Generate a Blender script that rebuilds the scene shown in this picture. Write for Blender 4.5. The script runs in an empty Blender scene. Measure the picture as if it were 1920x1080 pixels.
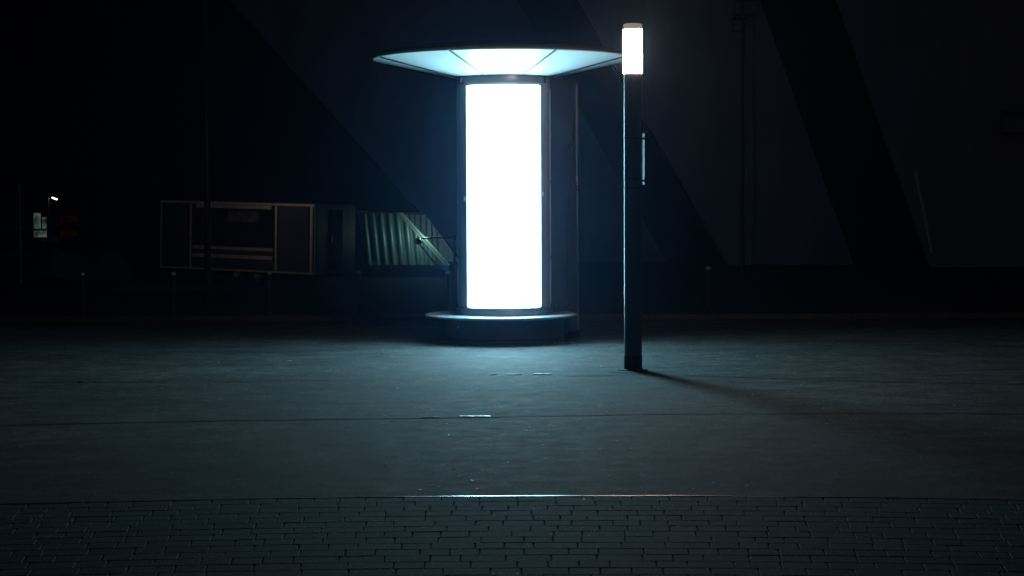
import bpy, bmesh, math, random
from mathutils import Vector, Matrix
random.seed(7)
S = bpy.context.scene
COL = S.collection
R = math.radians

# ------------------------------------------------------------------ camera
F = 3450.0                       # focal length in pixels of the 1920 px wide photograph
CAM = Vector((0, 0, 1.75))
PITCH = math.atan(165.0 / F)
ROLL = R(0.25)
X = Vector((1, 0, 0))
FWD = Vector((0, math.cos(PITCH), -math.sin(PITCH)))
U0 = Vector((0, math.sin(PITCH), math.cos(PITCH)))
RIGHT = X * math.cos(ROLL) - U0 * math.sin(ROLL)
UP = U0 * math.cos(ROLL) + X * math.sin(ROLL)
cam_data = bpy.data.cameras.new('camera')
cam = bpy.data.objects.new('camera', cam_data)
COL.objects.link(cam)
m = Matrix((RIGHT, UP, -FWD)).transposed().to_4x4()
m.translation = CAM
cam.matrix_world = m
cam_data.sensor_width = 36.0
cam_data.lens = F / 1920.0 * 36.0
cam_data.clip_end = 400.0
S.camera = cam

# ------------------------------------------------------------------ night sky
W = bpy.data.worlds.new('World')
S.world = W
W.use_nodes = True
wn = W.node_tree.nodes
bg = wn['Background']
sky = wn.new('ShaderNodeTexSky')
sky.sky_type = 'NISHITA'
sky.sun_disc = False
sky.sun_elevation = R(-1.7)
sky.ozone_density = 3.5
sky.dust_density = 0.2
sky.sun_rotation = R(180.0)
W.node_tree.links.new(sky.outputs[0], bg.inputs[0])
bg.inputs[1].default_value = 0.042
PANEL_L = 31.0                   # radiance of the lit poster
LAMP_L = 115.0                    # radiance of the lamp tube
BLOOM_DENSITY = 0.0005
HG = 0.94
S.view_settings.view_transform = 'Standard'
S.view_settings.look = 'None'
S.view_settings.exposure = 0.0
S.view_settings.gamma = 1.0
S.view_settings.use_curve_mapping = False
S.render.engine = 'CYCLES'
cy = S.cycles
cy.use_denoising = True
try:
    cy.denoiser = 'OPENIMAGEDENOISE'
except Exception:
    pass
cy.max_bounces = 6
cy.diffuse_bounces = 3
cy.glossy_bounces = 3
cy.volume_bounces = 1
cy.sample_clamp_indirect = 3.0
cy.caustics_reflective = False
cy.caustics_refractive = False


def at(px, py, d):
    """point on the plane world y = d seen at a pixel of the 1920x1080 photograph"""
    v = FWD + RIGHT * ((px - 960.0) / F) + UP * ((540.0 - py) / F)
    return CAM + v * (d / v.y)


# ------------------------------------------------------------------ materials
MATS = {}


def mat(name, col, rough=0.6, metal=0.0, var=0.25, scale=8.0, bump=0.0, bscale=60.0, spec=0.5,
        rvar=0.0, stretch=(1, 1, 1), coat=0.0, objrand=0.0, big=0.0, bigscale=0.4, dist=0.01):
    if name in MATS:
        return MATS[name]
    M = bpy.data.materials.new(name)
    M.use_nodes = True
    nt = M.node_tree
    N, L = nt.nodes, nt.links
    b = N['Principled BSDF']
    b.inputs['Metallic'].default_value = metal
    b.inputs['Specular IOR Level'].default_value = spec
    b.inputs['Coat Weight'].default_value = coat
    b.inputs['Coat Roughness'].default_value = 0.12
    tc = N.new('ShaderNodeTexCoord')
    mp = N.new('ShaderNodeMapping')
    mp.inputs['Scale'].default_value = stretch
    L.new(tc.outputs['Object'], mp.inputs[0])
    nz = N.new('ShaderNodeTexNoise')
    nz.inputs['Scale'].default_value = scale
    nz.inputs['Detail'].default_value = 6
    nz.inputs['Roughness'].default_value = 0.62
    L.new(mp.outputs[0], nz.inputs['Vector'])
    rng = N.new('ShaderNodeMapRange')
    rng.inputs[1].default_value = 0.3
    rng.inputs[2].default_value = 0.7
    rng.inputs[3].default_value = 1 - var
    rng.inputs[4].default_value = 1 + var
    L.new(nz.outputs['Fac'], rng.inputs[0])
    fac = rng.outputs[0]

    def times(a, c):
        mu = N.new('ShaderNodeMath')
        mu.operation = 'MULTIPLY'
        L.new(a, mu.inputs[0])
        L.new(c, mu.inputs[1])
        return mu.outputs[0]
    if big:
        nb = N.new('ShaderNodeTexNoise')
        nb.inputs['Scale'].default_value = bigscale
        nb.inputs['Detail'].default_value = 3
        L.new(mp.outputs[0], nb.inputs['Vector'])
        rb = N.new('ShaderNodeMapRange')
        rb.inputs[1].default_value = 0.3
        rb.inputs[2].default_value = 0.7
        rb.inputs[3].default_value = 1 - big
        rb.inputs[4].default_value = 1 + big
        L.new(nb.outputs['Fac'], rb.inputs[0])
        fac = times(fac, rb.outputs[0])
    if objrand:
        oi = N.new('ShaderNodeObjectInfo')
        ro = N.new('ShaderNodeMapRange')
        ro.inputs[3].default_value = 1 - objrand
        ro.inputs[4].default_value = 1 + objrand
        L.new(oi.outputs['Random'], ro.inputs[0])
        fac = times(fac, ro.outputs[0])
    vm = N.new('ShaderNodeVectorMath')
    vm.operation = 'SCALE'
    vm.inputs[0].default_value = col[:3]
    L.new(fac, vm.inputs['Scale'])
    L.new(vm.outputs[0], b.inputs['Base Color'])
    if rvar:
        rr = N.new('ShaderNodeMapRange')
        rr.inputs[1].default_value = 0.3
        rr.inputs[2].default_value = 0.7
        rr.inputs[3].default_value = max(0.02, rough - rvar)
        rr.inputs[4].default_value = min(1, rough + rvar)
        n2 = N.new('ShaderNodeTexNoise')
        n2.inputs['Scale'].default_value = scale * 0.6
        n2.inputs['Detail'].default_value = 4
        L.new(mp.outputs[0], n2.inputs['Vector'])
        L.new(n2.outputs['Fac'], rr.inputs[0])
        L.new(rr.outputs[0], b.inputs['Roughness'])
    else:
        b.inputs['Roughness'].default_value = rough
    if bump:
        n3 = N.new('ShaderNodeTexNoise')
        n3.inputs['Scale'].default_value = bscale
        n3.inputs['Detail'].default_value = 5
        n3.inputs['Roughness'].default_value = 0.7
        L.new(tc.outputs['Object'], n3.inputs['Vector'])
        bp = N.new('ShaderNodeBump')
        bp.inputs['Strength'].default_value = bump
        bp.inputs['Distance'].default_value = dist
        L.new(n3.outputs['Fac'], bp.inputs['Height'])
        L.new(bp.outputs[0], b.inputs['Normal'])
    MATS[name] = M
    return M


def emit(name, col, strength, var=0.0, scale=3.0):
    if name in MATS:
        return MATS[name]
    M = bpy.data.materials.new(name)
    M.use_nodes = True
    nt = M.node_tree
    N, L = nt.nodes, nt.links
    N.clear()
    o = N.new('ShaderNodeOutputMaterial')
    e = N.new('ShaderNodeEmission')
    e.inputs[0].default_value = (*col, 1)
    e.inputs[1].default_value = strength
    if var:
        tc = N.new('ShaderNodeTexCoord')
        nz = N.new('ShaderNodeTexNoise')
        nz.inputs['Scale'].default_value = scale
        L.new(tc.outputs['Object'], nz.inputs['Vector'])
        rg = N.new('ShaderNodeMapRange')
        rg.inputs[1].default_value = 0.35
        rg.inputs[2].default_value = 0.65
        rg.inputs[3].default_value = strength * (1 - var)
        rg.inputs[4].default_value = strength * (1 + var)
        L.new(nz.outputs['Fac'], rg.inputs[0])
        L.new(rg.outputs[0], e.inputs[1])
    L.new(e.outputs[0], o.inputs[0])
    MATS[name] = M
    return M


def asphalt_material():
    M = bpy.data.materials.new('asphalt')
    M.use_nodes = True
    N, L = M.node_tree.nodes, M.node_tree.links
    b = N['Principled BSDF']
    tc = N.new('ShaderNodeTexCoord')

    def noise(sc, det, st=(1, 1, 1), rough=0.6):
        mp = N.new('ShaderNodeMapping')
        mp.inputs['Scale'].default_value = st
        L.new(tc.outputs['Object'], mp.inputs[0])
        n = N.new('ShaderNodeTexNoise')
        n.inputs['Scale'].default_value = sc
        n.inputs['Detail'].default_value = det
        n.inputs['Roughness'].default_value = rough
        L.new(mp.outputs[0], n.inputs['Vector'])
        return n.outputs['Fac']

    def rng(v, a, c, lo=0.3, hi=0.7):
        r = N.new('ShaderNodeMapRange')
        r.inputs[1].default_value = lo
        r.inputs[2].default_value = hi
        r.inputs[3].default_value = a
        r.inputs[4].default_value = c
        L.new(v, r.inputs[0])
        return r.outputs[0]

    def mul(a, c):
        mu = N.new('ShaderNodeMath')
        mu.operation = 'MULTIPLY'
        L.new(a, mu.inputs[0])
        L.new(c, mu.inputs[1])
        return mu.outputs[0]
    fine = rng(noise(48, 4, rough=0.8), 0.35, 1.65)
    mid = rng(noise(7, 7, rough=0.85), 0.45, 1.55, 0.36, 0.64)
    broad = rng(noise(2.2, 6, (0.8, 1.1, 1), 0.75), 0.55, 1.45, 0.38, 0.62)
    big = rng(noise(0.35, 4, (0.5, 1.4, 1)), 0.66, 1.3)
    # pits and dark flecks, pale mineral grains in the binder
    pits = rng(noise(5.5, 8, (0.7, 1.0, 1), 0.85), 0.72, 1.0, 0.30, 0.5)
    vo = N.new('ShaderNodeTexVoronoi')
    vo.inputs['Scale'].default_value = 22
    L.new(tc.outputs['Object'], vo.inputs['Vector'])
    grain = rng(vo.outputs['Distance'], 5.0, 1.0, 0.07, 0.2)
    fac = mul(mul(mul(fine, mid), mul(broad, big)), mul(grain, pits))
    vm = N.new('ShaderNodeVectorMath')
    vm.operation = 'SCALE'
    vm.inputs[0].default_value = (0.063, 0.073, 0.074)
    L.new(fac, vm.inputs['Scale'])
    L.new(vm.outputs[0], b.inputs['Base Color'])
    L.new(rng(noise(5, 6, rough=0.8), 0.79, 0.9, 0.36, 0.64), b.inputs['Roughness'])
    b.inputs['Specular IOR Level'].default_value = 0.30
    bp = N.new('ShaderNodeBump')
    bp.inputs['Strength'].default_value = 0.6
    bp.inputs['Distance'].default_value = 0.004
    L.new(noise(36, 5, rough=0.8), bp.inputs['Height'])
    L.new(bp.outputs[0], b.inputs['Normal'])
    MATS['asphalt'] = M
    return M


M_asphalt = asphalt_material()
M_seam = mat('bitumen seam', (0.02, 0.02, 0.021), 0.85, var=0.3, scale=20, bump=0.3)
M_patch = mat('dark asphalt patch', (0.05, 0.05, 0.05), 0.85, var=0.3, scale=12, bump=0.5)


def paver_material():
    M = bpy.data.materials.new('concrete paver')
    M.use_nodes = True
    N, L = M.node_tree.nodes, M.node_tree.links
    b = N['Principled BSDF']
    tc = N.new('ShaderNodeTexCoord')
    oi = N.new('ShaderNodeObjectInfo')
    sc = N.new('ShaderNodeVectorMath')
    sc.operation = 'ADD'
    comb = N.new('ShaderNodeCombineXYZ')
    mm = N.new('ShaderNodeMath')
    mm.operation = 'MULTIPLY'
    mm.inputs[1].default_value = 40.0
    L.new(oi.outputs['Random'], mm.inputs[0])
    L.new(mm.outputs[0], comb.inputs[0])
    L.new(mm.outputs[0], comb.inputs[2])
    L.new(tc.outputs['Object'], sc.inputs[0])
    L.new(comb.outputs[0], sc.inputs[1])

    def noise(s_, d_, r_=0.6):
        n = N.new('ShaderNodeTexNoise')
        n.inputs['Scale'].default_value = s_
        n.inputs['Detail'].default_value = d_
        n.inputs['Roughness'].default_value = r_
        L.new(sc.outputs[0], n.inputs['Vector'])
        return n.outputs['Fac']

    def rng(v, a, c, lo=0.3, hi=0.7):
        r = N.new('ShaderNodeMapRange')
        r.inputs[1].default_value = lo
        r.inputs[2].default_value = hi
        r.inputs[3].default_value = a
        r.inputs[4].default_value = c
        L.new(v, r.inputs[0])
        return r.outputs[0]

    def mul(a, c):
        mu = N.new('ShaderNodeMath')
        mu.operation = 'MULTIPLY'
        L.new(a, mu.inputs[0])
        L.new(c, mu.inputs[1])
        return mu.outputs[0]
    vo = N.new('ShaderNodeTexVoronoi')
    vo.inputs['Scale'].default_value = 26
    L.new(sc.outputs[0], vo.inputs['Vector'])
    speck = rng(vo.outputs['Distance'], 8.0, 1.0, 0.09, 0.17)
    fac = mul(mul(rng(noise(14, 5, 0.7), 0.6, 1.4, 0.38, 0.62), rng(noise(70, 3, 0.8), 0.6, 1.4)), mul(speck, rng(oi.outputs['Random'], 0.7, 1.35, 0, 1)))
    vm = N.new('ShaderNodeVectorMath')
    vm.operation = 'SCALE'
    vm.inputs[0].default_value = (0.020, 0.068, 0.080)
    L.new(fac, vm.inputs['Scale'])
    L.new(vm.outputs[0], b.inputs['Base Color'])
    b.inputs['Roughness'].default_value = 0.85
    b.inputs['Specular IOR Level'].default_value = 0.2
    bp = N.new('ShaderNodeBump')
    bp.inputs['Strength'].default_value = 0.35
    bp.inputs['Distance'].default_value = 0.002
    L.new(noise(90, 3, 0.8), bp.inputs['Height'])
    L.new(bp.outputs[0], b.inputs['Normal'])
    return M


M_paver = paver_material()
M_bed = mat('joint sand', (0.028, 0.027, 0.024), 0.95, var=0.4, scale=40, bump=0.5)
M_steel = mat('brushed steel edging', (0.42, 0.41, 0.41), 0.31, 1.0, var=0.25, scale=6, rvar=0.07, bump=0.1, bscale=30)
M_dull = mat('dull steel strip', (0.42, 0.40, 0.40), 0.4, 1.0, var=0.4, scale=30, rvar=0.1)
M_verge = mat('dark planting soil', (0.016, 0.015, 0.014), 0.95, var=0.5, scale=3, bump=0.8, bscale=12, dist=0.04)
M_kerb = mat('far kerb stone', (0.07, 0.068, 0.065), 0.85, var=0.3, scale=5, bump=0.3)
M_col = mat('blue grey enamelled metal', (0.30, 0.36, 0.43), 0.36, 0.3, var=0.1, scale=3, rvar=0.06, stretch=(1, 1, .15))
M_trim = mat('satin aluminium trim', (0.5, 0.53, 0.56), 0.28, 0.9, var=0.12, scale=6, rvar=0.06)
M_darkmetal = mat('dark blue base metal', (0.028, 0.04, 0.06), 0.5, 0.3, var=0.25, scale=4, rvar=0.1)
M_stile = mat('pale blue grey stile paint', (0.42, 0.50, 0.58), 0.38, 0.1, var=0.06, scale=3, rvar=0.04)
M_ledge = mat('light grey ledge paint', (0.24, 0.27, 0.30), 0.4, 0.0, var=0.12, scale=4, rvar=0.06)
M_white = mat('white canopy sheet', (0.60, 0.62, 0.63), 0.5, 0.0, var=0.05, scale=2.0, rvar=0.08)
M_black = mat('near black rubber', (0.012, 0.012, 0.013), 0.6, var=0.3, scale=10)
M_canopytop = mat('dark canopy shell', (0.014, 0.016, 0.019), 0.7, 0.0, var=0.2, scale=3)
M_post = mat('anthracite lamp post paint', (0.045, 0.052, 0.056), 0.44, 0.0, var=0.15, scale=5, spec=0.8, rvar=0.07, stretch=(1, 1, .2))
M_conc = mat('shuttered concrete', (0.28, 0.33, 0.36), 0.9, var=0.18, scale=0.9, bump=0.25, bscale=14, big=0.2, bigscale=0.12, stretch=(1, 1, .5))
M_concd = mat('darkened concrete', (0.05, 0.055, 0.06), 0.92, var=0.25, scale=0.7, bump=0.3, bscale=10, big=0.25, bigscale=0.15)  # back wall's lack of light put into its colour, setting off the wings
M_shade = mat('dark side shade', (0.022, 0.026, 0.031), 0.35, 0.0, var=0.3, scale=0.5, spec=0.3)  # sheet colour standing in for shade on the wings' sides
M_tan = mat('tan anodised profile', (0.36, 0.32, 0.28), 0.4, 0.6, var=0.25, scale=7)
M_tblack = mat('black trailer panel', (0.008, 0.008, 0.008), 0.5, 0.0, var=0.3, scale=3, rvar=0.1)
M_twin = mat('dark glass shutter', (0.02, 0.019, 0.018), 0.12, 0.0, var=0.4, scale=2, rvar=0.08, spec=0.7)
M_skip = mat('green grey sheet steel', (0.15, 0.25, 0.24), 0.36, 0.35, var=0.22, scale=4, rvar=0.08, bump=0.1, bscale=15)
M_skipd = mat('green grey sheet steel worn', (0.16, 0.22, 0.2), 0.5, 0.25, var=0.3, scale=4, bump=0.1, bscale=15)
M_skipt = mat('pale green rail', (0.34, 0.42, 0.38), 0.42, 0.2, var=0.2, scale=8)
M_rust = mat('dark skid steel', (0.02, 0.02, 0.02), 0.8, 0.2, var=0.3, scale=5)
M_pole = mat('dark flagpole metal', (0.018, 0.018, 0.02), 0.45, 0.3, var=0.2, scale=5)
M_boll = mat('dark bollard paint', (0.03, 0.03, 0.033), 0.5, 0.2, var=0.2, scale=9)
M_bcap = mat('bollard cap', (0.5, 0.48, 0.46), 0.35, 0.6, var=0.15, scale=9)
M_red = emit('red board added glow', (1.0, 0.06, 0.035), 0.0045, 0.8, 5.0)  # boards are no lamps; faint red glow added so they show
M_kiosk = mat('dark kiosk cladding', (0.05, 0.05, 0.048), 0.7, var=0.3, scale=2)
M_awn = mat('pale grey cloth', (0.6, 0.6, 0.59), 0.8, var=0.2, scale=5)
M_rail = mat('galvanised rail', (0.16, 0.16, 0.165), 0.45, 0.2, var=0.2, scale=7)
M_grit = mat('pale grit', (0.62, 0.6, 0.56), 0.4, var=0.35, scale=90, spec=0.6)
M_sign = mat('pale sign back', (0.03, 0.036, 0.042), 0.8, 0.0, var=0.1, scale=9)
E_panel = emit('lit poster', (0.38, 0.82, 1.0), PANEL_L, 0.04, 1.5)
E_lamp = emit('lamp tube', (1.0, 0.66, 0.46), LAMP_L)
E_cap = emit('glowing frosted cap', (1.0, 0.76, 0.62), 0.24)


# ------------------------------------------------------------------ mesh helpers
def link(name, bm, m, parent=None, smooth=False, loc=None):
    me = bpy.data.meshes.new(name)
    bmesh.ops.recalc_face_normals(bm, faces=bm.faces[:])
    if smooth:
        for f in bm.faces:
            f.smooth = True
    bm.to_mesh(me)
    bm.free()
    me.materials.append(m)
    if smooth:
        try:
            me.set_sharp_from_angle(angle=R(40))
        except Exception:
            pass
    o = bpy.data.objects.new(name, me)
    COL.objects.link(o)
    if loc is not None:
        o.location = loc
    if parent is not None:
        o.parent = parent
    return o


def empty(name, loc, label, cat, group=None, rz=0.0):
    o = bpy.data.objects.new(name, None)
    COL.objects.link(o)
    o.location = loc
    o.rotation_euler.z = rz
    o.empty_display_size = 0.2
    o['label'] = label
    o['category'] = cat
    if group:
        o['group'] = group
    return o


def tag(o, label, cat, group=None):
    o['label'] = label
    o['category'] = cat
    if group:
        o['group'] = group
    return o


def box(bm, x0, x1, y0, y1, z0, z1, bev=0.0):
    t = bmesh.new()
    vs = [t.verts.new(p) for p in ((x0, y0, z0), (x1, y0, z0), (x1, y1, z0), (x0, y1, z0),
                                   (x0, y0, z1), (x1, y0, z1), (x1, y1, z1), (x0, y1, z1))]
    for q in ((0, 1, 2, 3), (4, 5, 6, 7), (0, 1, 5, 4), (1, 2, 6, 5), (2, 3, 7, 6), (3, 0, 4, 7)):
        t.faces.new([vs[i] for i in q])
    if bev:
        bmesh.ops.bevel(t, geom=t.edges[:], offset=bev, segments=1, affect='EDGES')
    me = bpy.data.meshes.new('t')
    t.to_mesh(me)
    t.free()
    bm.from_mesh(me)
    bpy.data.meshes.remove(me)
    return bm


def boxo(name, x0, x1, y0, y1, z0, z1, m, parent=None, bev=0.0):
    return link(name, box(bmesh.new(), x0, x1, y0, y1, z0, z1, bev), m, parent)


def lathe(bm, prof, cx=0, cy=0, a0=0.0, a1=360.0, n=64):
    """revolve (r, z) profile; angle measured from -y (towards the camera), positive to +x"""
    full = abs(a1 - a0) >= 359.99
    k = n if full else n + 1
    rings = []
    for i in range(k):
        a = R(a0 + (a1 - a0) * i / n)
        rings.append([bm.verts.new((cx + r * math.sin(a), cy - r * math.cos(a), z)) for r, z in prof])
    for i in range(n):
        A, B = rings[i], rings[(i + 1) % k]
        for j in range(len(prof) - 1):
            try:
                bm.faces.new((A[j], B[j], B[j + 1], A[j + 1]))
            except ValueError:
                pass
    if not full:
        for A in (rings[0], rings[-1]):
            if len(prof) > 2:
                try:
                    bm.faces.new(A)
                except ValueError:
                    pass
    bmesh.ops.remove_doubles(bm, verts=bm.verts[:], dist=1e-5)
    return bm


def tube(bm, p, q, r, n=10):
    p, q = Vector(p), Vector(q)
    d = (q - p)
    z = d.normalized()
    x = z.orthogonal().normalized()
    y = z.cross(x)
    A = [bm.verts.new(p + (x * math.cos(2 * math.pi * i / n) + y * math.sin(2 * math.pi * i / n)) * r) for i in range(n)]
    B = [bm.verts.new(v.co + d) for v in A]
    for i in range(n):
        bm.faces.new((A[i], A[(i + 1) % n], B[(i + 1) % n], B[i]))
    bm.faces.new(A)
    bm.faces.new(B)
    return bm


def prism(bm, poly, off):
    """polygon (3D points) extruded by a vector"""
    A = [bm.verts.new(Vector(p)) for p in poly]
    B = [bm.verts.new(Vector(p) + Vector(off)) for p in poly]
    n = len(A)
    bm.faces.new(A)
    bm.faces.new(B)
    for i in range(n):
        bm.faces.new((A[i], A[(i + 1) % n], B[(i + 1) % n], B[i]))
    return bm


def copy_tree(o, parent=None):
    c = o.copy()
    COL.objects.link(c)
    c.parent = parent
    for ch in [x for x in bpy.data.objects if x.parent == o]:
        copy_tree(ch, c)
    return c


# ------------------------------------------------------------------ ground
KERB_D = 10.665
KC = 0.0256


def kerb_y(x):
    return KERB_D - KC * min(abs(x), 6.0) ** 2


xs = [-60, -40, -25, -15, -10, -8] + [-6 + 0.5 * i for i in range(25)] + [8, 10, 15, 25, 40, 60]
bm = bmesh.new()
FAR = 26.8
rows = []
ysteps = [0, 0.15, 0.35, 0.6, 0.8, 1.0]
for x in xs:
    y0 = kerb_y(x) + 0.044
    rows.append([bm.verts.new((x, y0 + (FAR - y0) * t, 0)) for t in ysteps])
for i in range(len(xs) - 1):
    for j in range(len(ysteps) - 1):
        bm.faces.new((rows[i][j], rows[i + 1][j], rows[i + 1][j + 1], rows[i][j + 1]))
ground = link('ground', bm, M_asphalt)
ground['kind'] = 'structure'
ground['label'] = 'grey asphalt plaza surface lit by the column'

# seams across the asphalt, thin bitumen lines laid 4 mm above it
def seam(pts, w):
    bm = bmesh.new()
    prev = None
    n = len(pts)
    dense = []
    for i in range(n - 1):
        a, c = Vector(pts[i]), Vector(pts[i + 1])
        k = max(2, int((c - a).length / 0.12))
        for t in range(k):
            dense.append(a.lerp(c, t / k))
    dense.append(Vector(pts[-1]))
    wob = 0.0
    for p in dense:
        wob = wob * 0.8 + random.uniform(-0.006, 0.006)
        ww = w * random.uniform(0.35, 1.25)
        A = bm.verts.new((p.x, p.y + wob - ww / 2, 0.004))
        B = bm.verts.new((p.x, p.y + wob + ww / 2, 0.004))
        if prev:
            bm.faces.new((prev[0], A, B, prev[1]))
        prev = (A, B)
    return link('asphalt_seam', bm, M_seam, ground)


def gp(px, py):
    """ground point seen at a pixel"""
    v = FWD + RIGHT * ((px - 960.0) / F) + UP * ((540.0 - py) / F)
    t = -CAM.z / v.z
    return CAM + v * t


def g2(px, py):
    p = gp(px, py)
    return (p.x, p.y, 0)


seam([g2(-500, 806), g2(0, 797), g2(420, 789), g2(850, 783), g2(1200, 777), g2(1560, 775), g2(1920, 776), g2(2400, 780)], 0.05)
seam([g2(-300, 722), g2(60, 718), g2(330, 716), g2(620, 713)], 0.035)
seam([g2(1060, 706), g2(1220, 702), g2(1400, 708), g2(1650, 716), g2(1920, 721), g2(2300, 726)], 0.05)
seam([g2(1438, 640), g2(1446, 668), g2(1452, 690)], 0.02)


def patch(px, py, wx, wy, n=26):
    c = gp(px, py)
    bm = bmesh.new()
    vs = []
    for i in range(n):
        a = 2 * math.pi * i / n
        r = 1 + random.uniform(-0.16, 0.16)
        vs.append(bm.verts.new((c.x + wx * r * math.cos(a), c.y + wy * r * math.sin(a), 0.0045)))
    bm.faces.new(vs)
    return link('asphalt_patch', bm, M_patch, ground)


patch(525, 657, 0.60, 0.24)
patch(1190, 697, 0.30, 0.16)


def strip(px0, py0, px1, py1, w=0.016):
    a, c = gp(px0, py0), gp(px1, py1)
    bm = bmesh.new()
    box(bm, min(a.x, c.x), max(a.x, c.x), a.y - w / 2, a.y + w / 2, 0.001, 0.009, 0.002)
    return link('joint_strip', bm, M_dull, ground)


strip(862, 782, 921, 782, 0.02)
strip(792, 783, 826, 783, 0.012)
strip(1000, 702, 1034, 702, 0.02)
strip(950, 703, 978, 703, 0.012)
strip(918, 703, 932, 703, 0.008)
strip(147, 717, 157, 717, 0.02)
strip(173, 717, 180, 717, 0.015)

# far edge: low kerb and a dark bed behind it, up to the concrete building
verge = boxo('terrain', -60, 60, FAR + 0.12, 110, -0.3, 0.06, M_verge)
verge['kind'] = 'structure'
fk = bpy.data.objects.new('kerb', None)
COL.objects.link(fk)
fk['kind'] = 'structure'
bmk = bmesh.new()
box(bmk, 0.004, 0.992, 0.002, 0.118, -0.2, 0.075, 0.008)
k0 = link('kerb_stone', bmk, M_kerb, fk)
k0.location = (-8, FAR, 0)
for i in range(1, 17):
    k = k0.copy()
    COL.objects.link(k)
    k.parent = fk
    k.location = (-8 + i, FAR, random.uniform(-0.004, 0.004))

# ------------------------------------------------------------------ paving in the foreground
pav = bpy.data.objects.new('pavement', None)
COL.objects.link(pav)
pav['kind'] = 'structure'
bm = bmesh.new()
prev = None
for x in xs:
    A = bm.verts.new((x, -12, 0.013))
    B = bm.verts.new((x, kerb_y(x) + 0.03, 0.013))
    if prev:
        bm.faces.new((prev[0], A, B, prev[1]))
    prev = (A, B)
link('sand_bed', bm, M_bed, pav)

ROW = 0.160
GAP = 0.0034
TOP = 0.022


def paver_bm(l, w):
    bm = bmesh.new()
    h = TOP
    x1, y1 = l / 2, w / 2
    c = 0.004
    j = lambda: random.uniform(-0.0014, 0.0014)
    bot = [bm.verts.new((sx * x1 + j(), sy * y1 + j(), -0.03)) for sx, sy in ((-1, -1), (1, -1), (1, 1), (-1, 1))]
    mid = [bm.verts.new((v.co.x, v.co.y, h - c)) for v in bot]
    top = [bm.verts.new((v.co.x * (1 - c / x1), v.co.y * (1 - c / y1), h)) for v in bot]
    for i in range(4):
        k = (i + 1) % 4
        bm.faces.new((bot[i], bot[k], mid[k], mid[i]))
        bm.faces.new((mid[i], mid[k], top[k], top[i]))
    bm.faces.new(top)
    return bm


variants = {}
for l in (0.147, 0.22):
    variants[l] = []
    for k in range(4):
        me = bpy.data.meshes.new('paver')
        b_ = paver_bm(l - GAP, ROW - GAP)
        bmesh.ops.recalc_face_normals(b_, faces=b_.faces[:])
        b_.to_mesh(me)
        b_.free()
        me.materials.append(M_paver)
        variants[l].append(me)
cells = []
for r_ in range(22):
    x = -5.2 + random.uniform(0, 0.24)
    while x < 5.2:
        l = random.choice((0.147, 0.22, 0.22))
        cx = x + l / 2
        y = kerb_y(cx) - 0.006 - ROW * (r_ + 0.5)
        cells.append((cx, y, l, math.atan(-2 * KC * cx)))
        x += l


def inview(cx, y):
    v = Vector((cx, y, TOP)) - CAM
    z = v.dot(FWD)
    u = 960 + F * v.dot(RIGHT) / z
    w = 540 - F * v.dot(UP) / z
    return -20 < u < 1940 and w < 1088


vis = [c for c in cells if inview(c[0], c[1])]
vis.sort(key=lambda c: (-(c[2] / (c[1] ** 3))))
single = set(id(c) for c in vis[:300])
rest = bmesh.new()
for c in cells:
    me = random.choice(variants[c[2]])
    M4 = Matrix.Translation((c[0], c[1], random.uniform(-0.0012, 0.0012))) @ Matrix.Rotation(c[3] + random.uniform(-.006, .006), 4, 'Z') \
        @ Matrix.Rotation(random.uniform(-.006, .006), 4, 'X') @ Matrix.Rotation(random.uniform(-.005, .005), 4, 'Y')
    if id(c) in single:
        o = bpy.data.objects.new('paver', me)
        COL.objects.link(o)
        o.parent = pav
        o.matrix_local = M4
    else:
        t = bmesh.new()
        t.from_mesh(me)
        t.transform(M4)
        tm = bpy.data.meshes.new('t')
        t.to_mesh(tm)
        t.free()
        rest.from_mesh(tm)
        bpy.data.meshes.remove(tm)
o = link('pavers', rest, M_paver, pav)
o['kind'] = 'stuff'

# steel edging between asphalt and pavers, in lengths
edge = bpy.data.objects.new('kerb', None)
COL.objects.link(edge)
edge['kind'] = 'structure'
x = -6.0
cuts = [-6.0]
while x < 6.0:
    x += random.choice((0.36, 0.6, 0.72, 1.0))
    cuts.append(x)
# the two joints that show in the photograph
cuts = [c for c in cuts if not (0.1 < c < 1.2)] + [0.407, 0.766, 1.12]
cuts.sort()
for a, c in zip(cuts[:-1], cuts[1:]):
    bm = bmesh.new()
    zt = 0.024 + random.uniform(-0.002, 0.002)
    prof = [(0.0, -0.03), (0.0, zt - 0.006), (0.005, zt), (0.024, zt), (0.036, zt - 0.012), (0.042, -0.03)]
    k = max(1, int((c - a) / 0.2))
    prev = None
    for i in range(k + 1):
        xx = a + 0.003 + (c - a - 0.006) * i / k
        ring = [bm.verts.new((xx, kerb_y(xx) + p[0], p[1])) for p in prof]
        if prev:
            for j in range(len(prof) - 1):
                bm.faces.new((prev[j], ring[j], ring[j + 1], prev[j + 1]))
        else:
            bm.faces.new(ring)
        prev = ring
    bm.faces.new(prev)
    link('edging_strip', bm, M_steel, edge)

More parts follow.
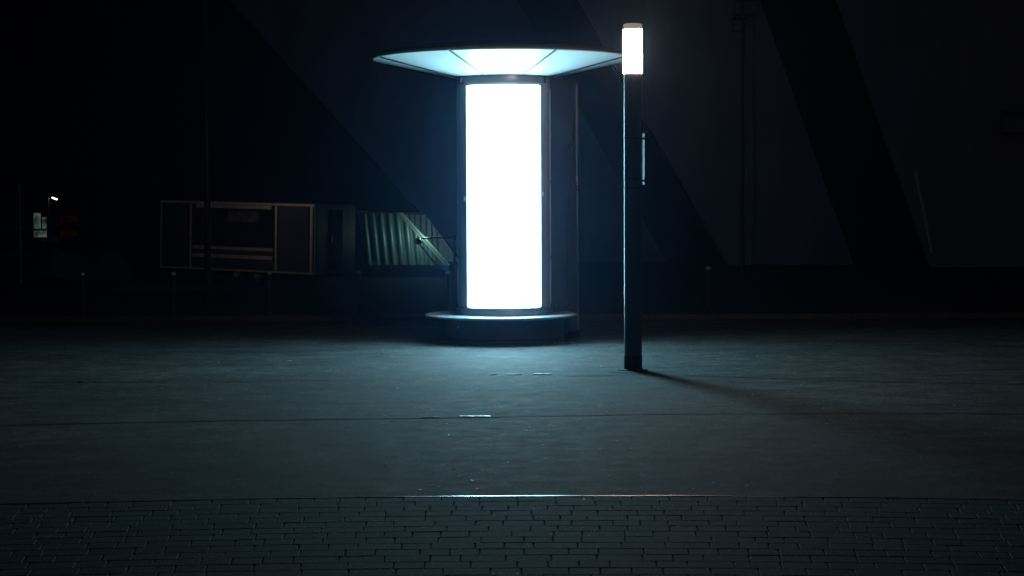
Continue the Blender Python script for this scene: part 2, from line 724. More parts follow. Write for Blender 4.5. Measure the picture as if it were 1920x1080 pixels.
# ------------------------------------------------------------------ concrete building behind
def wing(label, px_top, py_top, px_bot, py_bot, d, width_bot, width_top, skew, group='slanted concrete wings behind the plaza'):
    """leaning concrete slab: front face from its left edge, side face turned to the left"""
    a = at(px_bot, py_bot, d)
    t = at(px_top, py_top, d)
    s = (t - a) / (t.z - a.z)
    ztop = 13.5
    base = Vector((a.x - s.x * a.z, d, 0.0))
    top = Vector((a.x + s.x * (ztop - a.z), d, ztop))
    root = empty('concrete_wing', base, label, 'building', group)
    poly = [Vector((0, 0, 0.0)), Vector((width_bot, 0.0, 0.0)), Vector((top.x - base.x + width_top, 0, ztop)), Vector((top.x - base.x, 0, ztop))]
    bm = bmesh.new()
    prism(bm, poly, skew)
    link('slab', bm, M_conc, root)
    # dark sheet over the turned side, its shade put into colour
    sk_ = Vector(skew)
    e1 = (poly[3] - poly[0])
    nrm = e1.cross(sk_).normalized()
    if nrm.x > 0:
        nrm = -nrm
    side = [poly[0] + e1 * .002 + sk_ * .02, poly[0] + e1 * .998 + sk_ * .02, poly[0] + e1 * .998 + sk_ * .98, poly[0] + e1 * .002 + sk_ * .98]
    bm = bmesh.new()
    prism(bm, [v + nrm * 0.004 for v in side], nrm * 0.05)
    link('side_shade', bm, M_shade, root)
    return root


bw = empty('concrete_building', (0, 62, 0), 'dark concrete building wall closing the plaza behind the slanted wings', 'building')
for i in range(9):
    x0 = -44 + i * 10
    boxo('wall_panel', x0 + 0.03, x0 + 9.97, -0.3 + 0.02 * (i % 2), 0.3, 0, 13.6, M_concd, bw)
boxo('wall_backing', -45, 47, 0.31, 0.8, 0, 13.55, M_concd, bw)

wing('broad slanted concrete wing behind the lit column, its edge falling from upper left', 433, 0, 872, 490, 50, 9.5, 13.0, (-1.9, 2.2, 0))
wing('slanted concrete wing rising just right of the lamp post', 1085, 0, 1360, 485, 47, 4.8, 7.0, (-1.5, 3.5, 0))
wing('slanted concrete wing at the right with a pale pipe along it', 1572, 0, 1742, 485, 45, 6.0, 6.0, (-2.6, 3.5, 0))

pp = bmesh.new()
pts = [at(1716, 318, 44.85), at(1727, 370, 44.85), at(1738, 425, 44.85), at(1748, 475, 44.85)]
for a, c in zip(pts[:-1], pts[1:]):
    tube(pp, a, c, 0.045, 8)
tag(link('drain_pipe', pp, M_awn), 'thin pale pipe running down the edge of the right concrete wing', 'pipe')


def floodlight(px, py, d, w, h, label):
    c = at(px, py, d)
    r = empty('floodlight', c, label, 'floodlight', 'unlit floodlights on the concrete wings')
    boxo('housing', -w / 2, w / 2, 0, 0.35, -h / 2, h / 2, M_skipd, r, 0.03)
    boxo('visor', -w / 2 - 0.04, w / 2 + 0.04, -0.16, 0.1, h / 2 + 0.003, h / 2 + 0.05, M_pole, r, 0.01)
    boxo('front_glass', -w / 2 + .06, w / 2 - .06, -0.02, -0.003, -h / 2 + .06, h / 2 - .06, M_skipd, r)
    bm = bmesh.new()
    tube(bm, (-w * .3, 0.36, 0), (-w * .3, 0.9, 0.2), 0.03, 8)
    link('bracket', bm, M_pole, r)
    bm = bmesh.new()
    tube(bm, (w * .3, 0.36, 0), (w * .3, 0.9, 0.2), 0.03, 8)
    link('bracket', bm, M_pole, r)


floodlight(1598, 170, 46.2, 0.95, 0.5, 'unlit floodlight box left of the right concrete wing')
floodlight(1400, 14, 46.4, 0.6, 0.35, 'unlit floodlight at the top edge between two wings')
floodlight(1386, 48, 46.4, 0.28, 0.28, 'smallest unlit floodlight, just below the top edge')
floodlight(1912, 232, 44.4, 0.8, 0.48, 'unlit floodlight box cut by the right edge of the picture')

# ------------------------------------------------------------------ advertising column
CX, CY = -0.095, 22.9
col = empty('advertising_column', (CX, CY, 0), 'tall round advertising column with blank glowing poster and wide disc canopy', 'column')
RF = 0.575
ZB, ZT = 0.445, 3.17
# lit poster
lathe_p = [(RF - 0.022, ZB), (RF - 0.022, ZT)]
bm = lathe(bmesh.new(), lathe_p, a0=-51, a1=51, n=40)
poster = link('lit_poster', bm, E_panel, col, True)
for f in poster.data.polygons:
    pass
# front drum: sides of the column around the poster
bm = bmesh.new()
lathe(bm, [(RF - 0.05, 0.34), (RF, 0.34), (RF, 3.27), (RF - 0.05, 3.27)], a0=68, a1=292, n=72)
link('drum', bm, M_col, col, True)
for s in (-1, 1):
    a_in, a_out = (51.6, 67.6) if s > 0 else (-67.6, -51.6)
    bm = lathe(bmesh.new(), [(RF - 0.05, ZB - 0.004), (RF + 0.004, ZB - 0.004), (RF + 0.004, ZT + 0.004), (RF - 0.05, ZT + 0.004)], a0=a_in, a1=a_out, n=14)
    link('stile', bm, M_stile, col, True)
    # narrow cover strip along the outer side of the stile
    for z_a, z_b in ((0.47, 1.02), (1.06, 1.95), (1.99, 3.12)):
        lo_a, hi_a = (80.0, 82.0) if s > 0 else (-82.0, -80.0)
        bm = lathe(bmesh.new(), [(RF + 0.001, z_a), (RF + 0.012, z_a), (RF + 0.012, z_b), (RF + 0.001, z_b)], a0=lo_a, a1=hi_a, n=3)
        link('cover_strip', bm, M_stile, col)
# poster backing that closes the drum behind the lit sheet
bm = lathe(bmesh.new(), [(RF - 0.04, 0.36), (RF - 0.04, 3.25)], a0=-51.4, a1=51.4, n=40)
link('poster_backing', bm, M_darkmetal, col, True)
# top collar and white reveal
bm = lathe(bmesh.new(), [(RF - 0.04, ZT + 0.006), (RF + 0.006, ZT + 0.006), (RF + 0.012, ZT + 0.02), (RF + 0.012, 3.255), (RF - 0.04, 3.255)], a0=-57, a1=57, n=48)
link('top_rail', bm, M_col, col, True)
bm = lathe(bmesh.new(), [(RF - 0.018, ZT - 0.024), (RF + 0.008, ZT - 0.026), (RF + 0.010, ZT + 0.004), (RF - 0.018, ZT + 0.004)], a0=-51.5, a1=51.5, n=48)
link('top_reveal', bm, M_white, col, True)
# bottom rim, collar below it
bm = lathe(bmesh.new(), [(RF - 0.04, ZB - 0.006), (RF + 0.028, ZB - 0.010), (RF + 0.034, ZB - 0.02), (RF + 0.026, ZB - 0.03), (RF - 0.04, ZB - 0.03)], a0=-60, a1=60, n=48)
link('bottom_rim', bm, M_trim, col, True)
bm = lathe(bmesh.new(), [(RF - 0.06, ZB - 0.032), (RF + 0.02, ZB - 0.032), (RF + 0.03, ZB - 0.05), (RF + 0.03, 0.345), (RF - 0.06, 0.345)], n=80)
link('bottom_collar', bm, M_col, col, True)
for a in (-62, 58, 47):
    bm = bmesh.new()
    x_, y_ = (RF + 0.035) * math.sin(R(a)), -(RF + 0.035) * math.cos(R(a))
    tube(bm, (x_ - 0.035 * math.cos(R(a)), y_ - 0.035 * math.sin(R(a)), 0.385), (x_ + 0.035 * math.cos(R(a)), y_ + 0.035 * math.sin(R(a)), 0.385), 0.008, 8)
    link('latch', bm, M_trim, col, True)
for s in (-1, 1):
    bm = bmesh.new()
    a = s * 62
    tube(bm, ((RF + .012) * math.sin(R(a)), -(RF + .012) * math.cos(R(a)), 3.19), ((RF + .012) * math.sin(R(a)), -(RF + .012) * math.cos(R(a)), 3.245), 0.012, 8)
    link('hinge_pin', bm, M_trim, col, True)
for (s, z) in ((1, 1.83), (-1, 1.77)):
    bm = bmesh.new()
    a = s * 54.5
    box(bm, -0.012, 0.012, -0.01, 0.012, -0.03, 0.03, 0.004)
    o = link('lock', bm, M_trim, col, False, ((RF + .018) * math.sin(R(a)), -(RF + .018) * math.cos(R(a)), z))
# bench ledge and plinth
bm = lathe(bmesh.new(), [(0.30, 0.338), (0.925, 0.338), (0.942, 0.334), (0.948, 0.327), (0.942, 0.308), (0.92, 0.302), (0.30, 0.302)], -0.045, 0.0, n=96)
link('bench_ledge', bm, M_ledge, col, True)
bm = lathe(bmesh.new(), [(0.30, 0.30), (0.775, 0.30), (0.775, 0.06), (0.785, 0.055), (0.785, 0.0), (0.3, 0.0)], -0.03, 0.0, n=96)
link('plinth', bm, M_darkmetal, col, True)
bm = bmesh.new()
lathe(bm, [(0.0, -0.012), (0.011, -0.008), (0.014, 0.0), (0.0, 0.0)], n=12)
o = link('plinth_bolt', bm, M_trim, col, True)
a = R(-43)
o.location = (-0.03 + 0.776 * math.sin(a), -0.776 * math.cos(a), 0.205)
o.rotation_euler = (R(-90), 0, a)
# rear body: larger round cabin behind, to the right
BX, BY, BR = 0.20, 0.85, 0.765
bm = lathe(bmesh.new(), [(BR - .05, 0.0), (BR, 0.0), (BR, 3.26), (BR - .05, 3.26)], BX, BY, n=96)
link('rear_cabin', bm, mat('dark slate cabin paint', (0.26, 0.29, 0.33), 0.28, 0.8, var=0.1, scale=2, rvar=0.06, stretch=(1, 1, .15)), col, True)
for a in (72,):
    bm = lathe(bmesh.new(), [(BR + 0.001, 0.1), (BR + 0.008, 0.1), (BR + 0.008, 3.2), (BR + 0.001, 3.2)], BX, BY, a0=a, a1=a + 1.3, n=3)
    link('cabin_trim', bm, M_col, col)
bm = bmesh.new()
rr = BR + 0.03
p = (BX + rr * math.sin(R(66)), BY - rr * math.cos(R(66)))
tube(bm, (*p, 1.86), (*p, 2.06), 0.014, 10)
link('door_handle', bm, M_trim, col, True)
bm = lathe(bmesh.new(), [(BR + .002, 0.0), (BR + .02, 0.0), (BR + .02, 0.07), (BR + .002, 0.075)], BX, BY, n=96)
link('cabin_skirt', bm, M_darkmetal, col, True)
# canopy
RC = 1.62
ZI, ZO = 3.262, 3.485
can = link('canopy', lathe(bmesh.new(), [(0.30, ZI + .012), (0.62, ZI + .012), (RC - 0.01, ZO + 0.012), (RC, ZO + 0.016), (RC + 0.012, ZO + 0.035), (RC, ZO + 0.06),
                                         (RC - 0.3, ZO + 0.12), (0.6, ZO + 0.20), (0.0, ZO + 0.22)], n=128), M_canopytop, col, True)
for k in range(8):
    a0 = -22.5 + 45 * k
    wide = 0.9 if k in (2, 7) else 0.0
    bm = lathe(bmesh.new(), [(0.615, ZI), (RC - 0.012, ZO), (RC - 0.012, ZO + 0.010), (0.615, ZI + 0.010)],
               a0=a0 + 0.75, a1=a0 + 45 - 0.75, n=18)
    link('canopy_panel', bm, M_white, can, True)
for a in (-67.5, 67.5, 112.5, -112.5):
    # raised dark rib between front and rear panels
    bm = bmesh.new()
    sa, ca = math.sin(R(a)), -math.cos(R(a))
    tube(bm, (0.62 * sa, 0.62 * ca, ZI - .004), ((RC - .02) * sa, (RC - .02) * ca, ZO - .004), 0.014, 8)
    link('canopy_rib', bm, M_darkmetal, can, True)
bm = lathe(bmesh.new(), [(0.5, 3.2562), (0.612, 3.2562), (0.625, 3.262), (0.625, ZI + .008), (0.5, ZI + .008)], n=80)
link('canopy_collar', bm, M_darkmetal, can, True)

# ------------------------------------------------------------------ lamp post with its sign
LP = gp(1187, 694)
lamp = empty('lamp_post', (LP.x, LP.y, 0), 'slim dark round lamp post with glowing white tube on top', 'lamp post')
PR = 0.090
bm = lathe(bmesh.new(), [(0, 0.0), (PR, 0.0), (PR, 1.905), (PR - .003, 1.908), (PR - .003, 1.914), (PR, 1.917), (PR, 3.03), (0, 3.03)], n=64)
link('shaft', bm, M_post, lamp, True)
bm = lathe(bmesh.new(), [(PR + .001, 0.0), (PR + .004, 0.0), (PR + .004, 0.155), (PR + .001, 0.157)], n=64)
link('foot_sleeve', bm, M_black, lamp, True)
bm = lathe(bmesh.new(), [(PR + .005, 0.0), (0.155, 0.0), (0.155, 0.012), (PR + .005, 0.014)], n=48)
link('base_plate', bm, M_black, lamp, True)
for z in (2.37, 1.955, 1.86):
    bm = lathe(bmesh.new(), [(PR, z), (PR + .002, z + .002), (PR + .002, z + .010), (PR, z + .012)], n=64)
    link('band', bm, M_darkmetal, lamp, True)
bm = lathe(bmesh.new(), [(0, 3.034), (0.097, 3.034), (0.098, 3.04), (0.098, 3.475), (0, 3.475)], n=48)
link('lamp_tube', bm, E_lamp, lamp, True)
bm = lathe(bmesh.new(), [(0, 3.477), (0.096, 3.477), (0.096, 3.527), (0.08, 3.535), (0, 3.537)], n=48)
link('lamp_cap', bm, E_cap, lamp, True)

sg = empty('street_sign', (LP.x + PR, LP.y, 1.9), 'small blank sign plate clamped edge-on to the lamp post', 'sign')
boxo('plate', 0.031, 0.041, 0.0, 0.34, -0.0, 0.53, M_sign, sg, 0.003)
for z in (0.03, 0.46):
    bm = bmesh.new()
    box(bm, 0.002, 0.0296, 0.03, 0.07, z, z + 0.025)
    c_ = link('clamp', bm, M_post, sg)
bm = bmesh.new()
box(bm, 0.0035, 0.010, -0.012, 0.022, 0.0, 0.53, 0.002)
link('clamp_rail', bm, M_sign, sg)

# ------------------------------------------------------------------ box trailer
TD = 36.0
pA = at(300, 497, TD + 1.6)
pB = at(588, 515, TD)
ang = math.atan2(pB.y - pA.y, pB.x - pA.x)
Lt = math.hypot(pB.x - pA.x, pB.y - pA.y)
tr = empty('box_trailer', (pB.x, pB.y, 0.06), 'low black box trailer with tan metal frame and dark serving hatch', 'trailer', rz=ang)
T0 = bpy.data.objects.new('x', None)
z0, z1 = pB.z - 0.06, at(588, 383, TD).z - 0.06
tilt = math.atan2(at(300, 375, TD + 1.6).z - at(588, 383, TD).z, Lt)
bpy.data.objects.remove(T0)
tr.rotation_euler.y = tilt
DEP = 1.55
boxo('body', -Lt + .01, -.01, 0.012, DEP, z0, z1, M_tblack, tr, 0.01)


def u(px):
    return -Lt * (588 - px) / (588 - 300.0)


H = z1 - z0
fr = 0.028
# frame: top and bottom rails, uprights
boxo('top_rail', -Lt, 0, -0.012, 0.0115, z1 - 0.05, z1 + 0.004, M_tan, tr, 0.004)
boxo('bottom_rail', -Lt, 0, -0.012, 0.0115, z0 - 0.004, z0 + 0.035, M_tan, tr, 0.004)
for px_, w_ in ((301.5, 0.035), (359, 0.055), (519, 0.055), (583, 0.06)):
    boxo('upright', u(px_) - w_ / 2, u(px_) + w_ / 2, -0.016, 0.011, z0 + 0.036, z1 - 0.051, M_tan, tr, 0.004)
boxo('upright', -.028, 0.0, 0.02, 0.06, z0, z1, M_tan, tr)
# end wall with a door
boxo('end_panel', -.009, 0.004, 0.07, DEP, z0 + .02, z1 - .02, M_tblack, tr)
dr = boxo('door', 0.0045, 0.012, 0.55, 1.05, z0 + .08, z1 - .12, M_twin, tr, 0.003)
boxo('handle', 0.0125, 0.03, 0.62, 0.65, z0 + .6, z0 + .75, M_tan, dr)
# hatch, its counter rails and brown reflection band
hz = lambda py: z0 + H * (510 - py) / (510 - 379.0)
hat = boxo('hatch', u(364), u(514), -0.004, 0.011, hz(462), z1 - 0.052, M_twin, tr)
boxo('hatch_reflection', u(430), u(488), -0.009, -0.0045, hz(416), hz(396), mat('painted hatch reflection', (0.07, 0.068, 0.065), 0.6, var=0.9, scale=5, big=0.6, bigscale=3), hat)  # pale sheet paints the blurred reflection in the hatch glass
boxo('hatch_sill', u(364), u(514), -0.03, 0.0105, hz(470), hz(464), M_tan, tr, 0.003)
boxo('counter_rail', u(364), u(514), -0.05, 0.0105, hz(486), hz(479), M_tan, tr, 0.003)
boxo('counter_panel', u(364), u(514), -0.008, 0.0105, hz(478.8), hz(470.3), M_tblack, tr)
boxo('reflection_band', u(370), u(512), -0.05, -0.0045, hz(391), hz(384), M_tan, tr, 0.006)  # tan box stands in for the brown reflection along the hatch top
boxo('front_panel', u(305), u(355), -0.006, 0.011, z0 + .05, z1 - .06, M_tblack, tr)
boxo('front_panel', u(524), u(577), -0.006, 0.011, z0 + .05, z1 - .06, M_tblack, tr)
for px_, py_ in ((329, 447), (553, 465)):
    boxo('vent', u(px_) - .05, u(px_) + .05, -0.012, -0.0065, hz(py_) - .04, hz(py_) + .04, M_rust, tr)
# chassis, wheels, supports
boxo('chassis', -Lt + .1, -.1, 0.25, DEP - .25, z0 - .10, z0 - .012, M_rust, tr)
for xw in (u(440), u(478)):
    for yw in (0.10, DEP - 0.22):
        bm = bmesh.new()
        lathe(bm, [(0.09, -.06), (0.16, -.06), (0.175, -.04), (0.175, .04), (0.16, .06), (0.09, .06)], n=28)
        wh = link('wheel', bm, M_black, tr, True, (xw, yw + .06, 0.19))
        wh.rotation_euler.x = R(90)
        bm = lathe(bmesh.new(), [(0.0, .035), (0.05, .05), (0.088, .03), (0.088, -.03), (0, -.03)], n=20)
        rim = link('rim', bm, M_rail, wh, True)
for px_ in (330, 578):
    bm = bmesh.new()
    tube(bm, (u(px_), 0.2, 0.0), (u(px_), 0.2, z0 - .02), 0.03, 8)
    link('support_leg', bm, M_rust, tr)
bm = bmesh.new()
tube(bm, (-.1, .7, z0 - .06), (.75, .75, z0 - .08), 0.035, 8)
link('drawbar', bm, M_rust, tr)

# ------------------------------------------------------------------ ribbed skip container
SD = 40.0
def sp(px, py, d=SD):
    return at(px, py, d)


sk_o = sp(760, 520)
sk = empty('skip_container', (sk_o.x, SD, 0.06), 'ribbed green grey steel skip with slanted open end behind the column', 'skip')
off = Vector((-sk_o.x, -SD, -0.06))


def L3(px, py, d=SD):
    return sp(px, py, d) + off


near = [L3(672, 396), L3(749, 399), L3(842, 497), L3(690, 497)]
bm = prism(bmesh.new(), near, (0, 0.03, 0))
link('side_wall', bm, M_skipd, sk)
# pressed ribs on the near wall, each clipped by the slanted end
ribs = 11
for i in range(ribs):
    xt = 678 + i * 15.4          # position along the bottom
    xb = xt + 14
    wpx = 9.6
    def topy(xx):
        # wall top, then the slope
        if xx < 747:
            return 398.5
        return 398.5 + (xx - 747) * (98.0 / 95.0)
    for _ in (0,):
        lean = 10.0
        xb0, xb1 = xt + lean, xt + lean + wpx
        if xb1 > 838:
            continue
        # solve the top end of each side
        def top_end(xbot):
            for k in range(200):
                f = 1 - k / 200.0
                yy = 496 - 97.5 * f
                xx = xbot - lean * f
                if yy >= topy(xx) + 2.0:
                    return xx, yy
            return xbot, 496
        t0, t1 = top_end(xb0), top_end(xb1)
        if t1[1] > 488:
            continue
        bm = bmesh.new()
        nseg = 8
        prevs = None
        for s_ in range(nseg + 1):
            f = s_ / nseg
            ang_ = math.pi * f
            dep = -0.012 - 0.055 * math.sin(ang_)
            g = 0.5 - 0.5 * math.cos(ang_)
            bx_, tx_ = xb0 + (xb1 - xb0) * g, t0[0] + (t1[0] - t0[0]) * g
            ty_ = t0[1] + (t1[1] - t0[1]) * g
            P = L3(bx_, 496) + Vector((0, dep + 0.01, 0))
            Q = L3(tx_, ty_) + Vector((0, dep + 0.01, 0))
            pr = (bm.verts.new(P), bm.verts.new(Q))
            if prevs:
                bm.faces.new((prevs[0], pr[0], pr[1], prevs[1]))
            prevs = pr
        link('rib', bm, M_skip, sk, True)
# slanted end flange
bm = prism(bmesh.new(), [L3(745, 398.5), L3(756, 398.8), L3(845, 497), L3(834, 497)], (0, -0.09, 0))
link('end_flange', bm, M_skipt, sk)
bm = bmesh.new()
tube(bm, L3(750, 399.5) + Vector((0, -.095, 0)), L3(839.5, 496.5) + Vector((0, -.095, 0)), 0.012, 6)
link('flange_lip', bm, M_skipd, sk)
# far side wall seen through the open end
fd = SD + 1.7
far = [L3(700, 400, fd), L3(796, 400.5, fd), L3(862, 490, fd), L3(705, 494, fd)]
bm = prism(bmesh.new(), far, (0, 0.03, 0))
link('far_wall', bm, M_skipt, sk)  # wall colour lifted to make up for the weak light reaching it
for i in range(7):
    xx = 757 + i * 10.5
    ytop = 401 if xx < 796 else 401 + (xx - 796) * (89.5 / 66.0)
    a_ = L3(xx + 2, 492, fd) + Vector((0, -.012, 0))
    c_ = L3(xx, ytop + 1, fd) + Vector((0, -.012, 0))
    bm = bmesh.new()
    tube(bm, a_, c_, 0.02, 6)
    link('inner_rib', bm, M_skipd, sk)
bm = bmesh.new()
tube(bm, L3(700, 400, fd), L3(796, 400.5, fd), 0.025, 8)
link('top_rail', bm, M_skipd, sk)
bm = prism(bmesh.new(), [L3(672, 396), L3(690, 497), L3(690, 497) + Vector((.05, 1.7, .0)), L3(672, 396) + Vector((.05, 1.7, 0))], (-0.03, 0, 0))
link('end_wall', bm, M_skipd, sk)
bm = prism(bmesh.new(), [L3(690, 497.5), L3(842, 497.5), L3(842, 497.5) + Vector((0, 1.7, 0)), L3(690, 497.5) + Vector((0, 1.7, 0))], (0, 0, -0.07))
link('floor', bm, M_rust, sk)
zf = L3(690, 497.5).z - 0.071
for yy in (0.25, 1.35):
    boxo('skid', L3(692, 497).x, L3(838, 497).x, yy, yy + 0.12, 0.0, zf, M_rust, sk)

# lamp on an arm in front of the skip, shielded towards the plaza
LA = sp(784, 446, SD - 0.8)
la = empty('bracket_lamp', (LA.x, LA.y, 0.06), 'dark shielded lamp on a cranked arm lighting the ribbed skip', 'lamp')
lo = Vector((-LA.x, -LA.y, -0.06))
q = lambda px, py, d: sp(px, py, d) + lo
bm = bmesh.new()
tube(bm, q(785, 447, SD - .8), q(852, 445, SD - .6), 0.018, 8)
link('arm', bm, M_pole, la)
bm = bmesh.new()
tube(bm, q(785, 456, SD - .8), q(822, 502, SD - .65), 0.016, 8)
link('brace', bm, M_pole, la)
bm = bmesh.new()
e_ = q(852, 445, SD - .6)
tube(bm, (e_.x, e_.y, 0), e_ + Vector((0, 0, .05)), 0.03, 8)
link('mast', bm, M_pole, la)
hd = q(785, 452, SD - .8)
bm = lathe(bmesh.new(), [(0.0, -0.09), (0.05, -0.085), (0.075, -0.02), (0.082, 0.05), (0.07, 0.05), (0.0, 0.0)], n=20)
hs = link('lamp_head', bm, M_pole, la, True, hd)
hs.rotation_euler.x = R(-90)
gl = lathe(bmesh.new(), [(0, 0.03), (0.066, 0.03), (0.066, 0.034), (0, 0.034)], n=20)
g_ = link('lens', gl, emit('cool lamp lens', (0.7, 1.0, 0.88), 3.0), hs, True)
ld = bpy.data.lights.new('bracket_lamp_light', 'POINT')
ld.energy = 9.0
ld.color = (0.6, 1.0, 0.9)
ld.shadow_soft_size = 0.06
lo_ = bpy.data.objects.new('bracket_lamp_light', ld)
COL.objects.link(lo_)
lo_.location = (LA.x + hd.x + 0.15, LA.y + hd.y + 0.16, 0.06 + hd.z + 0.13)
lo_.rotation_euler = (R(90), 0, R(25))

# ------------------------------------------------------------------ dark poles
def flagpole(px, d, r, label):
    b = at(px, 500, d)
    o = empty('flagpole', (b.x, d, 0.06), label, 'pole', 'tall dark poles')
    bm = lathe(bmesh.new(), [(0, 0), (r, 0), (r * 0.72, 9.0), (0, 9.02)], n=20)
    link('shaft', bm, M_pole, o, True)
    bm = lathe(bmesh.new(), [(r + .002, 0), (r * 1.7, 0), (r * 1.7, .04), (r * 1.25, .06), (r * 1.2, .3), (r + .002, .31)], n=20)
    link('base_sleeve', bm, M_pole, o, True)


flagpole(390, 30.0, 0.055, 'tall dark pole standing in front of the box trailer')
flagpole(1392, 41.0, 0.045, 'tall dark pole in front of the wing right of the lamp post')

# ------------------------------------------------------------------ bollards
bl = empty('bollard', (0, 0, 0), '', 'bollard', 'thin bollards beyond the plaza edge')
bm = lathe(bmesh.new(), [(0, 0), (0.035, 0), (0.035, 0.60), (0, 0.60)], n=14)
link('post', bm, M_boll, bl, True)
bm = lathe(bmesh.new(), [(0, 0.602), (0.04, 0.602), (0.042, 0.625), (0.03, 0.645), (0, 0.65)], n=14)
link('cap', bm, M_bcap, bl, True)
spots = [(155, 531, 'leftmost thin bollard, below the far lit window'), (325, 516, 'thin bollard below the left corner of the box trailer'),
         (505, 519, 'thin bollard below the middle of the box trailer'), (673, 513, 'thin bollard between the box trailer and the skip'),
         (840, 509, 'thin bollard close to the left side of the lit column'), (1328, 499, 'lone thin bollard right of the lamp post')]
for i, (px_, py_, lb) in enumerate(spots):
    # a cap 0.65 m above the verge at the depth where it shows at that pixel
    d = 24.0
    for _ in range(30):
        p = at(px_, py_, d)
        d *= 1 + (p.z - 0.71) * 0.3
        d = max(FAR + 0.5, min(38, d))
    o = bl if i == 0 else copy_tree(bl)
    p = at(px_, py_, d)
    o.location = (p.x, d, 0.06)
    o['label'] = lb

# ------------------------------------------------------------------ far kiosk at the left
KD = 52.0
ko = at(40, 500, KD)
kz = 0.06
ki = empty('kiosk', (ko.x, KD, kz), 'far dark kiosk at the left edge with one small lit window', 'kiosk')
q = lambda px, py, d=KD: at(px, py, d) - Vector((ko.x, KD, kz))
a_, c_ = q(-60, 480), q(150, 330)
boxo('wall', a_.x, q(112, 400).x, 0.0, 2.6, 0.0, c_.z - .3, M_kiosk, ki)
boxo('roof', a_.x - .2, q(118, 400).x, -0.3, 2.8, c_.z - .297, c_.z - .15, M_pole, ki)
w0, w1 = q(63, 446), q(89, 398)
wi = boxo('window', w0.x, w1.x, -0.03, -0.002, w0.z, w1.z, M_kiosk, ki)
E_win = emit('lit window pane', (0.55, 0.85, 0.68), 0.055, 0.85, 4.0)
mzy = (w0.z + w1.z) / 2 - .13
boxo('pane', w0.x + .02, w1.x - .02, -0.036, -0.0305, w0.z + .02, mzy - .025, E_win, wi)
boxo('pane', w0.x + .02, (w0.x + w1.x) / 2 + .02, -0.036, -0.0305, mzy + .025, w1.z - .02, E_win, wi)
boxo('pane', (w0.x + w1.x) / 2 + .06, w1.x - .02, -0.036, -0.0305, mzy + .025, w1.z - .14, E_win, wi)
s0, s1 = q(84, 453), q(115, 445)
boxo('window_shelf', s0.x, s1.x, -0.35, -0.004, s0.z, s1.z, M_awn, ki, 0.02)
for (x0_, x1_, y0_, y1_) in ((116, 145, 417, 404), (114, 145, 443, 431)):
    a_, c_ = q(x0_, y0_), q(x1_, y1_)
    boxo('red_board', a_.x, c_.x, -0.12, -0.05, a_.z, c_.z, M_red, ki)
a_, c_ = q(114, 470), q(146, 400)
boxo('board_post', a_.x, a_.x + .05, -0.045, 0.02, 0, c_.z, M_pole, ki)
boxo('board_post', c_.x - .05, c_.x, -0.045, 0.02, 0, c_.z, M_pole, ki)

# lit street lamp left of the trailer, turned towards it
SL = at(102, 372, 33.0)
sl = empty('street_lamp', (SL.x, SL.y, 0.06), 'small far street lamp with lit white head at the left', 'street lamp')
zz = SL.z - 0.06
bm = bmesh.new()
tube(bm, (-.12, .05, 0), (-.12, .05, zz + .03), 0.022, 10)
link('mast', bm, M_pole, sl)
bm = bmesh.new()
tube(bm, (-.12, .05, zz + .03), (-.03, 0.02, zz + .02), 0.014, 8)
link('arm', bm, M_pole, sl)
bm = bmesh.new()
box(bm, -.05, .055, -.03, .06, .012, .03, .006)
hd2 = link('lamp_hood', bm, M_pole, sl, False, (0, 0, zz))
hd2.rotation_euler.y = R(22)
bm = bmesh.new()
box(bm, -.045, .05, -.026, .05, -.012, .011, .008)
ln = link('lens', bm, emit('warm lamp lens', (1.0, 0.86, 0.66), 6.0), hd2)
ld = bpy.data.lights.new('street_lamp_light', 'SPOT')
ld.energy = 26.0
ld.color = (1.0, 0.72, 0.48)
ld.spot_size = R(80)
ld.spot_blend = 0.9
ld.shadow_soft_size = 0.08
so = bpy.data.objects.new('street_lamp_light', ld)
COL.objects.link(so)
so.location = (SL.x + .05, SL.y, SL.z - .03)
tgt = Vector((pA.x + 1.2, pA.y - .6, 1.2))
so.rotation_euler = (tgt - so.location).to_track_quat('-Z', 'Y').to_euler()

# railing in front of the kiosk
RD = 38.0
ro_ = at(37, 490, RD)
rl = empty('railing', (ro_.x, RD, 0.06), 'thin metal railing with two rails in front of the far kiosk', 'railing')
q = lambda px, py: at(px, py, RD) - Vector((ro_.x, RD, 0.06))
for px_ in (-120, -40, 37):
    p = q(px_, 380)
    bm = bmesh.new()
    tube(bm, (p.x, 0, 0), (p.x, 0, q(px_, 345 if px_ == 37 else 424).z), 0.025, 8)
    link('post', bm, M_rail, rl)
for py_ in (427, 479):
    z_ = q(37, py_).z
    bm = bmesh.new()
    tube(bm, (q(-130, py_).x, -.03, z_), (q(62, py_).x, -.03, z_), 0.016, 8)
    link('rail', bm, M_rail, rl)

# dark covered stack left of the trailer
SDk = 40.0
so_ = at(150, 500, SDk)
st = empty('covered_pile', (so_.x, SDk, 0.06), 'low pile under a dark blue grey tarpaulin left of the box trailer', 'pile')
bm = bmesh.new()
nx, ny = 24, 8
grid = []
x0_, x1_ = at(55, 480, SDk).x - so_.x, at(245, 480, SDk).x - so_.x
for i in range(nx + 1):
    rowv = []
    for j in range(ny + 1):
        f, g = i / nx, j / ny
        h = 0.62 * min(1, 5 * f, 5 * (1 - f)) ** .6 * min(1, 4 * g, 4 * (1 - g)) ** .6 + 0.09 * math.sin(7 * f + 2 * g) * min(1, 4 * f, 4 * (1 - f))
        rowv.append(bm.verts.new((x0_ + (x1_ - x0_) * f, -.5 + 1.3 * g, max(0, h * random.uniform(.93, 1.05)))))
    grid.append(rowv)
for i in range(nx):
    for j in range(ny):
        bm.faces.new((grid[i][j], grid[i + 1][j], grid[i + 1][j + 1], grid[i][j + 1]))
link('tarpaulin', bm, mat('dark tarpaulin', (0.06, 0.08, 0.085), 0.5, var=0.3, scale=3), st, True)

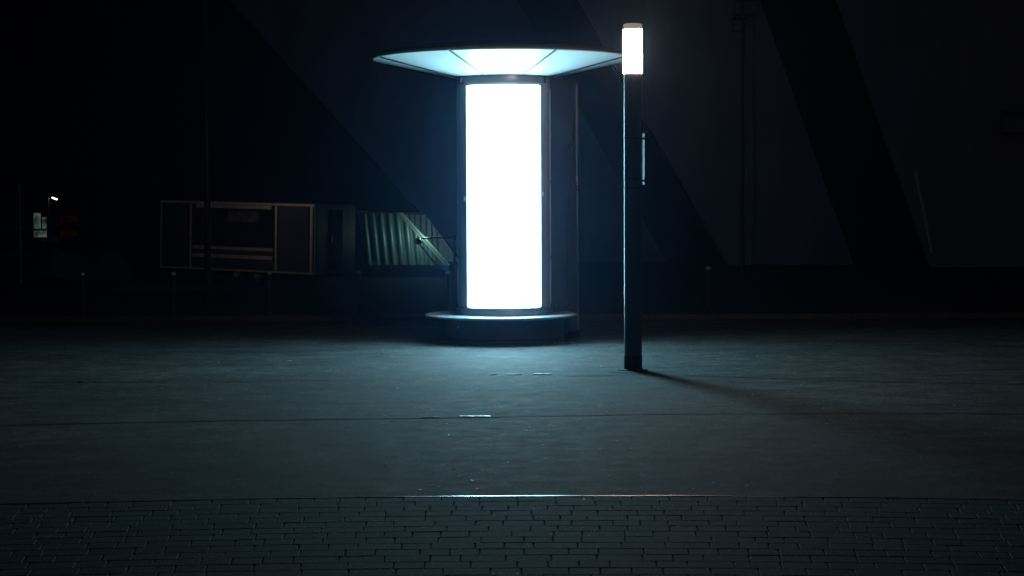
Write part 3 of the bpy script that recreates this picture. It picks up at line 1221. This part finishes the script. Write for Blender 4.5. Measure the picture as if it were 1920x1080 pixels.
# ------------------------------------------------------------------ grit on plaza and paving
bm = bmesh.new()


def grain(x, y, z, r, e=1.0):
    t = [Vector((1, 0, 0)), Vector((0, 1, 0)), Vector((-1, 0, 0)), Vector((0, -1, 0))]
    a = random.uniform(0, 6.28)
    vs = []
    for v in t:
        v = Matrix.Rotation(a, 3, 'Z') @ v
        k = random.uniform(.7, 1.2)
        vs.append(bm.verts.new((x + v.x * r * k * e, y + v.y * r * k, z)))
    tp = bm.verts.new((x + random.uniform(-.3, .3) * r, y + random.uniform(-.3, .3) * r, z + r * random.uniform(.12, .28)))
    for i in range(4):
        bm.faces.new((vs[i], vs[(i + 1) % 4], tp))


for i in range(520):
    px_ = random.gauss(960, 420)
    py_ = random.uniform(640, 926)
    p = gp(px_, py_)
    if p.y < 25 and (abs(p.x - CX) > 1.1 or p.y < 21.8):
        grain(p.x, p.y, 0.003, 0.004 + 0.010 * random.random() ** 3)
for i in range(650):
    px_ = random.gauss(960, 330)
    py_ = random.uniform(934, 1085)
    p = gp(px_, py_)
    grain(p.x, p.y, TOP - 0.001, 0.0024 + 0.0075 * random.random() ** 3)
for px_, py_, r in ((864, 936, .014), (785, 919, .012), (916, 888, .012), (543, 677, .02), (1380, 964, .010), (562, 1000, .009), (1090, 1046, .012)):
    p = gp(px_, py_)
    grain(p.x, p.y, 0.003 if py_ < 930 else TOP - .001, r, 1.6)
gr = link('grit', bm, M_grit)
gr['kind'] = 'stuff'
gr['label'] = 'pale grit and tiny scraps scattered over asphalt and pavers'
gr['category'] = 'grit'
# crumpled scraps at the foot of the cabin
bm = bmesh.new()
p = gp(1060, 643)
for k in range(7):
    xx = p.x + random.uniform(-.14, .14)
    yy = p.y + random.uniform(-.02, .02)
    grain(xx, yy, 0.004, random.uniform(.012, .03), 1.8)
tag(link('paper_scrap', bm, M_grit), 'crumpled pale paper scraps at the foot of the round cabin', 'litter')

# ------------------------------------------------------------------ thin volume added to imitate lens bloom round the lit poster
hz_bm = box(bmesh.new(), -66, 66, -14, 116, -1.2, 14.6)
M = bpy.data.materials.new('bloom_haze')
M.use_nodes = True
N = M.node_tree.nodes
N.clear()
ou = N.new('ShaderNodeOutputMaterial')
pv = N.new('ShaderNodeVolumePrincipled')
pv.inputs['Color'].default_value = (0.30, 0.54, 1.0, 1)
pv.inputs['Density'].default_value = BLOOM_DENSITY
pv.inputs['Anisotropy'].default_value = HG
M.node_tree.links.new(pv.outputs[0], ou.inputs['Volume'])
if BLOOM_DENSITY > 0:
    hzo = link('bloom_haze', hz_bm, M)
    hzo['kind'] = 'stuff'
